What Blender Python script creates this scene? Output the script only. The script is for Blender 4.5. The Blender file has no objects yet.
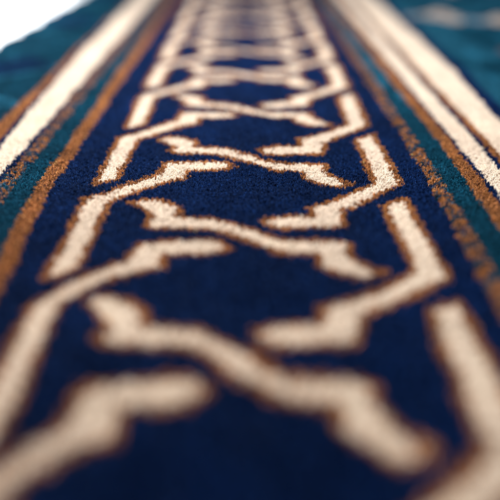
import bpy, math
import numpy as np

rng = np.random.default_rng(11)
S = bpy.context.scene
COL = S.collection

# ------------------------------------------------------------------ scale
# pattern units (u across, v along) are turned into metres with SC
SC = 0.1148          # metres per pattern unit
H = 0.100            # lens height above the pile
PITCH = math.radians(29.36)
PILE = 0.0062        # pile height
BACK = 0.0022        # woven backing thickness
TOP = PILE + BACK

# ------------------------------------------------------------------ dyes (linear)
NAVY = np.array([0.0007, 0.0090, 0.047])
CREAM = np.array([0.78, 0.655, 0.53])
BROWN = np.array([0.235, 0.092, 0.029])
TEAL = np.array([0.0012, 0.034, 0.060])
LTEAL = np.array([0.010, 0.078, 0.128])
DTEAL = np.array([0.001, 0.014, 0.045])
ROSE = np.array([0.42, 0.37, 0.33])
GREY = np.array([0.16, 0.20, 0.24])
SLATE = np.array([0.050, 0.050, 0.060])

# ------------------------------------------------------------------ strapwork pattern
CV = 2.138           # v of one crossing
LP = 0.607           # repeat along the rug
A_UP = [(-.364, .220), (-.325, .254), (-.268, .238), (-.214, .190), (-.206, .160), (-.213, .124),
        (-.185, .116), (-.120, .112), (-.080, .095), (-.03, .055), (.02, .026), (.06, -.008),
        (.110, -.034), (.2, -.042), (.272, -.046), (.296, -.064), (.284, -.112), (.305, -.158),
        (.338, -.200)]
A_POLY = np.array(A_UP + [(-x, -y) for x, y in A_UP])
B_POLY = np.array([(.045, .085), (.08, .042), (.126, .036), (.2, .045), (.290, .055), (.302, .12),
                   (.308, .168), (.35, .197), (.403, .25), (.462, .312), (.518, .366), (.519, .5),
                   (.518, .86), (.442, .808), (.442, .5), (.436, .384), (.4, .348), (.345, .285),
                   (.27, .228), (.206, .198), (.212, .124), (.133, .123), (.078, .11)])
OUTLINE = 0.0130


def sdf(poly, u, v):
    """signed distance to a closed polygon, negative inside"""
    d = np.full(u.shape, 1e9)
    ins = np.zeros(u.shape, bool)
    n = len(poly)
    for i in range(n):
        x1, y1 = poly[i]
        x2, y2 = poly[(i + 1) % n]
        ex, ey = x2 - x1, y2 - y1
        wx, wy = u - x1, v - y1
        t = np.clip((wx * ex + wy * ey) / (ex * ex + ey * ey + 1e-12), 0, 1)
        d = np.minimum(d, (wx - t * ex) ** 2 + (wy - t * ey) ** 2)
        if y1 != y2:
            ins ^= ((y1 > v) != (y2 > v)) & (u < ex * (v - y1) / ey + x1)
    d = np.sqrt(d)
    return np.where(ins, -d, d)


def lattice(u, v, stretch=1.0):
    """distance to the strapwork; stretch > 1 makes steps along v count for more"""
    q = np.array([1.0, stretch])
    dv = np.mod(v - CV + LP / 2, LP) - LP / 2
    best = np.full(u.shape, 1e9)
    for k in (-1, 0, 1):
        for poly in (A_POLY, B_POLY, -B_POLY):
            best = np.minimum(best, sdf(poly * q, u, (dv + k * LP) * stretch))
    return best


def hash2(a, b, s=0.0):
    x = np.sin(a * 127.1 + b * 311.7 + s * 74.7) * 43758.5453
    return x - np.floor(x)


def vnoise(x, y, s=0.0):
    xi, yi = np.floor(x), np.floor(y)
    fx, fy = x - xi, y - yi
    fx, fy = fx * fx * (3 - 2 * fx), fy * fy * (3 - 2 * fy)
    a = hash2(xi, yi, s) * (1 - fx) + hash2(xi + 1, yi, s) * fx
    b = hash2(xi, yi + 1, s) * (1 - fx) + hash2(xi + 1, yi + 1, s) * fx
    return a * (1 - fy) + b * fy


PARTS = ['navy_ground', 'strapwork', 'strapwork_outline', 'cream_stripe', 'brown_stripe', 'mottled_stripe',
         'teal_stripe', 'side_border', 'field', 'field_motif', 'divider_line']


def edge_x(y):
    """wavy left edge of the rug, in u"""
    v = y / SC
    return np.interp(v, [3.5, 4.6, 6.7], [-1.65, -1.64, -1.565]) + 0.045 * (vnoise(v * 1.7, v * 0 + 3.0) - .5) + 0.026 * np.sin(v * 13.5 + 2 * vnoise(v * 2.0, v * 0 + 9))


# every stripe instance gets its own mesh: (part, number)
def classify(x, y):
    """x, y in metres -> (part key index array, dye array)"""
    u, v = x / SC, y / SC
    n = len(u)
    t = 734.0 / np.maximum(v, .3)
    key = np.zeros(n, int)
    dye = np.tile(NAVY, (n, 1))
    r1, r2 = rng.random(n), rng.random(n)
    clump = .38 * vnoise(x / .0018, y / .0026, 31) + .62 * r1

    def put(m, k, c):
        key[m] = k
        dye[m] = c

    # the woven border wanders a little along its length
    drift = np.interp(t, [200, 296, 345, 370, 480], [0, 0, .022, .036, .06])
    ul = u - drift
    ur = u + np.interp(t, [200, 255, 330, 390], [0, 0, .010, .026])
    w = 0.006 * (vnoise(v * 5, v * 0 + 1) - .5)
    ul = ul + w
    ur = ur - w

    def band(q, a, b):
        return (q >= a) & (q < b)

    # strapwork band
    m = np.abs(u) < .57
    d = np.full(n, 1e9)
    bend = np.interp(u, [-.5, -.35, -.1, .3, .38, .5], [0, .042, .024, .034, .008, 0]) \
        * np.interp(v, [1.2, 1.7, 1.85, 2.15], [1, 1, .8, 0])
    slip = np.interp(v, [1.22, 1.34, 1.515, 1.585, 1.76, 1.98], [0, .014, .018, .044, .034, 0]) \
        * np.clip((.52 - np.abs(u)) / .14, 0, 1)
    wob = (.008 * (vnoise(u * 45, v * 45, 5) - .5))[m]
    # hand-made looking drift of every repeat
    bend = bend + .014 * (vnoise(u * 3.1, v * 3.1, 21) - .5)
    slip = slip + .016 * (vnoise(u * 3.1, v * 3.1, 22) - .5)
    d[m] = lattice((u + bend)[m], (v - slip)[m]) + wob
    do = np.full(n, 1e9)
    do[m] = lattice((u + bend)[m], (v - slip)[m], 1.3) + wob
    put(do < OUTLINE, 2, BROWN)
    put(d < -.0098, 1, CREAM)

    # --- left border, inside out
    put(band(ul, -.712, -.654), 10, BROWN)
    put(band(ul, -.792, -.712), 20, TEAL)
    m = band(ul, -.846, -.792)
    put(m, 30, BROWN)
    dash = np.sin(v * 2 * math.pi / .075 + u * 60)
    mm = m & (clump < .56 + .16 * dash)
    dye[mm] = np.where(r2[mm, None] < .5, SLATE, np.where(r2[mm, None] < .75, TEAL, DTEAL))
    put(band(ul, -.864, -.846), 40, NAVY)
    lo = np.interp(t, [120, 180, 230, 260], [-1.035, -1.01, -.980, -.96])
    put((ul >= lo) & (ul < -.864), 50, CREAM)
    put((ul >= lo - .024) & (ul < lo), 41, NAVY)
    put((ul >= -1.068) & (ul < lo - .024), 11, BROWN)
    # teal side border with pale chevrons and dark lozenges
    m = ul < -1.068
    put(m, 60, TEAL * .8)
    ph = np.mod(v - 3.44, LP * 1.15) / (LP * 1.15)
    q = (-ul - 1.068) / .43
    tri = 1 - np.abs(2 * ph - 1)
    mm = m & (np.abs(q - .95 * tri) < .06)
    dye[mm] = LTEAL
    ph2 = np.mod(v - 4.2 + LP * 1.15, LP * 2.3) / (LP * 2.3) - .5
    mm = m & ((np.abs(ph2) * 5.0 + np.abs(q - .58) * 1.6) < .85)
    dye[mm] = DTEAL

    # --- right border, inside out
    m = band(ur, .622, .676)
    put(m, 31, BROWN)
    dash = np.sin(v * 2 * math.pi / .085 - u * 70)
    mm = m & (clump < .50 + .16 * dash)
    dye[mm] = np.where(r2[mm, None] < .55, SLATE, np.where(r2[mm, None] < .75, TEAL, DTEAL))
    put(band(ur, .676, .758), 21, TEAL)
    mm = band(ur, .676, .758) & (vnoise(v * 7, u * 20 + 4) > np.interp(t, [150, 175, 200, 230], [.5, .1, .35, 1.0]))
    dye[mm] = LTEAL
    put(band(ur, .758, .814), 12, BROWN)
    m = band(ur, .814, .830)
    put(m, 42, NAVY)
    put(band(ur, .830, .914), 51, CREAM)
    put(band(ur, .914, .938), 43, NAVY)
    put(band(ur, .938, .968), 13, BROWN)
    hi = np.interp(t, [120, 180, 220, 260], [1.175, 1.145, 1.105, 1.095])
    put((ur >= .968) & (ur < hi), 52, CREAM)
    put((ur >= hi) & (ur < hi + .07), 44, NAVY)
    m = ur >= hi + .07
    put(m, 70, TEAL)
    mm = m & (vnoise(u * 6, v * 4) > .42)
    dye[mm] = TEAL * .25 + LTEAL * .75
    # a meandering vine with pale blossoms across the field
    for v0 in (5.72, 7.6):
        vc = v0 + .16 * np.sin((u - 1.2) * 7.0)
        mm = m & (np.abs(v - vc) < .10)
        put(mm, 80, GREY)
        for uc, vo, rr in ((1.55, .12, .155), (1.98, -.12, .15), (2.42, .10, .155), (2.86, -.1, .15)):
            a = np.arctan2(v - v0 - vo, u - uc)
            rad = np.hypot(u - uc, (v - v0 - vo) * .42)
            lim = rr * (.82 + .18 * np.cos(5 * a))
            put(m & (rad < lim), 80, ROSE)
            put(m & (rad < lim * .25), 80, BROWN)
    for uc, vc, rr in ((1.63, 4.55, .07), (2.0, 4.1, .08), (1.5, 3.3, .07), (2.35, 4.7, .08)):
        rad = np.hypot(u - uc, (v - vc) * .6)
        put(m & (rad < rr), 80, SLATE * 1.4)
    return key, dye


KEYNAME = {0: 'navy_ground', 1: 'strapwork', 2: 'outline', 10: 'brown_stripe', 11: 'brown_stripe', 12: 'brown_stripe',
           13: 'brown_stripe', 20: 'teal_stripe', 21: 'teal_stripe', 30: 'mottled_stripe', 31: 'mottled_stripe',
           40: 'navy_line', 41: 'navy_line', 42: 'navy_line', 43: 'navy_line', 44: 'navy_line',
           50: 'cream_stripe', 51: 'cream_stripe', 52: 'cream_stripe', 60: 'side_border', 70: 'field', 80: 'field_motif'}

# ------------------------------------------------------------------ tufts
ZONES = [  # x0, x1, y0, y1, cell pitch, yarns per cell, yarn radius
    (-.150, .160, .205, .375, .00100, 7, .00021),
    (-.150, .160, .110, .205, .00110, 4, .00030),
    (-.190, .225, .375, .560, .00115, 3, .00036),
    (-.190, .300, .560, .860, .00125, 2, .00048),
    (-.190, .440, .860, 1.25, .00150, 1, .00080),
    (-.200, -.150, .000, .375, .00150, 2, .00056),
    (.160, .440, .000, .375, .00150, 2, .00056),
    (.225, .440, .375, .560, .00150, 2, .00056),
    (.300, .440, .560, .860, .00200, 1, .00105),
    (-.150, .160, .000, .110, .00150, 2, .00056),
]


def ground_z(x, y):
    """gentle lie of the rug, plus the drop at its left edge"""
    e = edge_x(y) * SC
    z = .0008 * (vnoise(x * 26, y * 26, 2) - .5) * 2
    k = np.clip((x - e) / .010, 0, 1)
    return z - .0030 * (1 - k) ** 2


def make_zone(x0, x1, y0, y1, p, n, r):
    nx, ny = int((x1 - x0) / p), int((y1 - y0) / p)
    ix, iy = np.meshgrid(np.arange(nx), np.arange(ny), indexing='ij')
    cx = x0 + (ix + .5 + .5 * (iy % 2) - .25) * p
    cy = y0 + (iy + .5) * p
    cx = (cx + rng.normal(0, .17 * p, cx.shape)).ravel()
    cy = (cy + rng.normal(0, .17 * p, cy.shape)).ravel()
    keep = cx > edge_x(cy) * SC
    cx, cy = cx[keep], cy[keep]
    key, dye = classify(cx + rng.normal(0, .00032, cx.shape), cy + rng.normal(0, .00032, cx.shape))
    m = len(cx)
    celltone = np.exp(rng.normal(0, .17, m)) * (.80 + .40 * vnoise(cx / .009, cy / .014, 41)) * (.88 + .24 * vnoise(cx / .028, cy / .04, 42))
    cellh = rng.normal(0, .00024, m) + .0004 * (vnoise(cx / .006, cy / .006, 43) - .5)
    leanx = rng.normal(0, .00026, m) + .0009 * (vnoise(cx / .012, cy / .012, 44) - .5)
    leany = rng.normal(-.00012, .00026, m) + .0009 * (vnoise(cx / .012, cy / .012, 45) - .5)
    # one yarn = several plied ends
    K = m * n
    rep = np.repeat(np.arange(m), n)
    ang = (np.tile(np.arange(n), m) + rng.random(m)[rep]) * 2 * math.pi / n + rng.normal(0, .3, K)
    rad = p * .36 * np.sqrt(rng.uniform(.15, 1.15, K)) if n > 1 else np.zeros(K)
    ox, oy = np.cos(ang) * rad, np.sin(ang) * rad
    bx, by = cx[rep] + ox, cy[rep] + oy
    gz = ground_z(bx, by)
    ztip = gz + cellh[rep] + rng.normal(0, .00020, K) - .9 * rad * rad / p * .8
    tx = bx + leanx[rep] + ox * .25 + rng.normal(0, .00017, K)
    ty = by + leany[rep] + oy * .25 + rng.normal(0, .00017, K)
    length = .0030
    # seven points: three at the foot, three at the shoulder, one at the tip
    P = np.empty((K, 7, 3), np.float32)
    a0 = rng.uniform(0, 2 * math.pi, K)
    rr = r * rng.uniform(.8, 1.2, K)
    for j in range(3):
        a = a0 + j * 2 * math.pi / 3
        c, s = np.cos(a), np.sin(a)
        P[:, j, 0] = bx + c * rr
        P[:, j, 1] = by + s * rr
        P[:, j, 2] = ztip - length
        P[:, 3 + j, 0] = tx + c * rr * .92
        P[:, 3 + j, 1] = ty + s * rr * .92
        P[:, 3 + j, 2] = ztip - rr * 1.5
    P[:, 6, 0] = tx + rng.normal(0, .25, K) * rr
    P[:, 6, 1] = ty + rng.normal(0, .25, K) * rr
    P[:, 6, 2] = ztip
    tone = celltone[rep] * np.exp(rng.normal(0, .17, K))
    d = dye[rep] * tone[:, None]
    k = key[rep]
    # paler flecks on dark yarns: dye variation, plus sheen sparkle put into the colour
    fleck = (rng.random(K) < .10) & (d.max(1) < .3)
    d[fleck] = d[fleck] * 2.4 + np.array([.006, .012, .022])
    # brown yarns are a mix of light and dark twists
    isb = (dye[rep][:, 0] > .2) & (dye[rep][:, 0] < .3)
    d[isb] *= np.exp(rng.normal(-.03, .38, isb.sum()))[:, None]
    d = np.clip(d, 0, .86)
    light = dye[rep].max(1) > .35
    d[light] = np.clip(dye[rep][light] * (tone[light, None] ** .35), 0, .86)
    P[:, :, 2] += TOP
    return P, d.astype(np.float32), k


def yarn_mesh(name, P, d, mat, parent):
    K = len(P)
    me = bpy.data.meshes.new(name)
    me.vertices.add(K * 7)
    me.vertices.foreach_set('co', P.reshape(-1))
    tri = np.array([0, 1, 4, 3, 1, 2, 5, 4, 2, 0, 3, 5, 3, 4, 6, 4, 5, 6, 5, 3, 6])
    start = np.array([0, 4, 8, 12, 15, 18])
    me.loops.add(K * 21)
    me.polygons.add(K * 6)
    base = np.arange(K, dtype=np.int64)[:, None]
    me.loops.foreach_set('vertex_index', (base * 7 + tri).reshape(-1).astype(np.int32))
    me.polygons.foreach_set('loop_start', (base * 21 + start).reshape(-1).astype(np.int32))
    me.update(calc_edges=True)
    me.polygons.foreach_set('use_smooth', np.ones(K * 6, bool))
    at = me.attributes.new('dye', 'FLOAT_COLOR', 'POINT')
    c = np.ones((K, 7, 4), np.float32)
    c[:, :, :3] = d[:, None, :]
    at.data.foreach_set('color', c.reshape(-1))
    me.materials.append(mat)
    o = bpy.data.objects.new(name, me)
    COL.objects.link(o)
    o.parent = parent
    return o


# ------------------------------------------------------------------ materials
def new_mat(name):
    m = bpy.data.materials.new(name)
    m.use_nodes = True
    return m, m.node_tree.nodes, m.node_tree.links, m.node_tree.nodes['Principled BSDF']


yarn, nt, lk, bs = new_mat('dyed_yarn')
at = nt.new('ShaderNodeAttribute')
at.attribute_name = 'dye'
lk.new(at.outputs['Color'], bs.inputs['Base Color'])
bs.inputs['Roughness'].default_value = .62
bs.inputs['Specular IOR Level'].default_value = .04
bs.inputs['Sheen Weight'].default_value = .09
bs.inputs['Sheen Tint'].default_value = (.28, .48, 1.0, 1)
bs.inputs['Sheen Roughness'].default_value = .35

backm, nt, lk, bs = new_mat('woven_backing')
wv = nt.new('ShaderNodeTexNoise')
wv.inputs['Scale'].default_value = 600
rp = nt.new('ShaderNodeValToRGB')
rp.color_ramp.elements[0].color = (.012, .018, .04, 1)
rp.color_ramp.elements[1].color = (.03, .04, .075, 1)
lk.new(wv.outputs['Fac'], rp.inputs['Fac'])
lk.new(rp.outputs['Color'], bs.inputs['Base Color'])
bs.inputs['Roughness'].default_value = .95

selm, nt, lk, bs = new_mat('overcast_thread')
wv = nt.new('ShaderNodeTexWave')
wv.bands_direction = 'Y'
wv.inputs['Scale'].default_value = 140
wv.inputs['Distortion'].default_value = 1.2
rp = nt.new('ShaderNodeValToRGB')
rp.color_ramp.elements[0].color = (.003, .045, .085, 1)
rp.color_ramp.elements[1].color = (.006, .10, .17, 1)
lk.new(wv.outputs['Fac'], rp.inputs['Fac'])
lk.new(rp.outputs['Color'], bs.inputs['Base Color'])
bs.inputs['Roughness'].default_value = .8

flm, nt, lk, bs = new_mat('white_floor')
wn = nt.new('ShaderNodeTexNoise')
wn.inputs['Scale'].default_value = 9
rp = nt.new('ShaderNodeValToRGB')
rp.color_ramp.elements[0].color = (.86, .86, .86, 1)
rp.color_ramp.elements[1].color = (.90, .90, .895, 1)
lk.new(wn.outputs['Fac'], rp.inputs['Fac'])
lk.new(rp.outputs['Color'], bs.inputs['Base Color'])
bs.inputs['Roughness'].default_value = .35

# ------------------------------------------------------------------ rug
rug = bpy.data.objects.new('rug', None)
COL.objects.link(rug)
rug['label'] = 'navy blue pile rug with cream strapwork band, brown and teal stripes, lying on white floor'
rug['category'] = 'rug'

zones = [make_zone(*z) for z in ZONES]
P = np.concatenate([z[0] for z in zones])
D = np.concatenate([z[1] for z in zones])
Kk = np.concatenate([z[2] for z in zones])
made = {}
for k in sorted(KEYNAME):
    m = Kk == k
    if not m.any():
        continue
    par = made[1] if k == 2 else rug
    made[k] = yarn_mesh(KEYNAME[k], P[m], D[m], yarn, par)
for k, lab in {10: 'brown stripe beside the navy strapwork band on the left', 11: 'outermost brown stripe along the teal left border',
               12: 'brown stripe between the teal stripe and the right cream stripes', 13: 'thin brown stripe between the two cream stripes',
               51: 'inner cream stripe of the right pair', 52: 'outer cream stripe of the right pair beside the teal field',
               50: 'broad cream stripe of the left border'}.items():
    made[k]['label'] = lab


def grid_mesh(name, xs_of_y, ys, z_of, thick, mat, parent):
    """a slab following the wavy edge: rows along y, top and bottom, closed sides"""
    rows = []
    vs, fs = [], []
    for y in ys:
        row = []
        for x in xs_of_y(y):
            row.append(len(vs))
            vs.append((x, y, z_of(x, y)))
        rows.append(row)
    off = len(vs)
    vs += [(a, b, max(c - thick, .0004)) for a, b, c in vs]
    for i in range(len(rows) - 1):
        for j in range(len(rows[0]) - 1):
            a, b, c, d = rows[i][j], rows[i][j + 1], rows[i + 1][j + 1], rows[i + 1][j]
            fs.append((a, b, c, d))
            fs.append((a + off, d + off, c + off, b + off))
    rim = rows[0] + [r[-1] for r in rows[1:]] + rows[-1][-2::-1] + [r[0] for r in rows[-2:0:-1]]
    for i in range(len(rim)):
        a, b = rim[i], rim[(i + 1) % len(rim)]
        fs.append((b, a, a + off, b + off))
    me = bpy.data.meshes.new(name)
    me.from_pydata(vs, [], fs)
    me.materials.append(mat)
    o = bpy.data.objects.new(name, me)
    COL.objects.link(o)
    o.parent = parent
    return o


ys = np.linspace(-.002, 1.252, 260)
grid_mesh('backing', lambda y: np.concatenate([[float(edge_x(np.array([y]))[0]) * SC], np.linspace(-.15, .442, 40)]), ys,
          lambda x, y: TOP - .0029 + float(ground_z(np.array([x]), np.array([y]))[0]), .0050, backm, rug)

# overcast selvedge along the left edge
vs, fs = [], []
yy = np.linspace(-.002, 1.252, 900)
NS = 9
for i, y in enumerate(yy):
    ex = float(edge_x(np.array([y]))[0]) * SC
    r = .0027 * (1 + .16 * math.sin(y * 1900) + .18 * (float(vnoise(np.array([y * 90]), np.array([.5]))[0]) - .5))
    for j in range(NS):
        a = j * 2 * math.pi / NS
        vs.append((ex - .0006 + r * math.cos(a) * .95, y, .0031 + r * math.sin(a)))
    if i:
        for j in range(NS):
            a, b = (i - 1) * NS + j, (i - 1) * NS + (j + 1) % NS
            fs.append((a, a + NS, b + NS, b))
me = bpy.data.meshes.new('selvedge')
me.from_pydata(vs, [], fs)
me.polygons.foreach_set('use_smooth', np.ones(len(fs), bool))
me.materials.append(selm)
o = bpy.data.objects.new('selvedge', me)
COL.objects.link(o)
o.parent = rug

# ------------------------------------------------------------------ floor
me = bpy.data.meshes.new('floor')
me.from_pydata([(-4, -3, 0), (4, -3, 0), (4, 6, 0), (-4, 6, 0)], [], [(0, 1, 2, 3)])
me.materials.append(flm)
fl = bpy.data.objects.new('floor', me)
COL.objects.link(fl)
fl['kind'] = 'structure'

# ------------------------------------------------------------------ light
W = bpy.data.worlds.new('World')
S.world = W
W.use_nodes = True
bg = W.node_tree.nodes['Background']
bg.inputs['Color'].default_value = (.80, .88, 1.0, 1)
bg.inputs['Strength'].default_value = .30


def area(name, loc, target, size, power, color):
    L = bpy.data.lights.new(name, 'AREA')
    L.shape = 'RECTANGLE'
    L.size, L.size_y = size
    L.energy = power
    L.color = color
    o = bpy.data.objects.new(name, L)
    o.location = loc
    from mathutils import Vector
    o.rotation_euler = (Vector(target) - Vector(loc)).to_track_quat('-Z', 'Y').to_euler()
    COL.objects.link(o)
    return o


fl_light = area('floor_fill_light', (-.50, .70, .26), (-.485, .70, 0), (.34, .55), 6.0, (.96, .99, 1))  # added fill lamp, not a seen source; overexposes the floor beside the rug
fl_light.data.spread = math.radians(34)
area('window_light', (-.14, .405, .48), (-.01, .36, 0), (.32, .28), 6.2, (1.0, .975, .95))

# ------------------------------------------------------------------ camera
cd = bpy.data.cameras.new('camera')
cam = bpy.data.objects.new('camera', cd)
COL.objects.link(cam)
cd.sensor_width = 36
cd.lens = 36 * 640 / 500
cd.shift_x = 3 / 500
cd.clip_start = .005
cd.clip_end = 60
cam.location = (0, H * math.tan(PITCH), H + TOP)
cam.rotation_euler = (math.pi / 2 - PITCH, 0, 0)
cd.dof.use_dof = True
cd.dof.focus_distance = H * 734 / 287
cd.dof.aperture_fstop = (cd.lens / 1000) / .0134
cd.dof.aperture_blades = 0
S.camera = cam

# ------------------------------------------------------------------ output
S.render.engine = 'CYCLES'
S.cycles.use_denoising = True
S.cycles.max_bounces = 5
S.view_settings.view_transform = 'Standard'
S.view_settings.look = 'None'
S.view_settings.exposure = 0
S.view_settings.gamma = 1
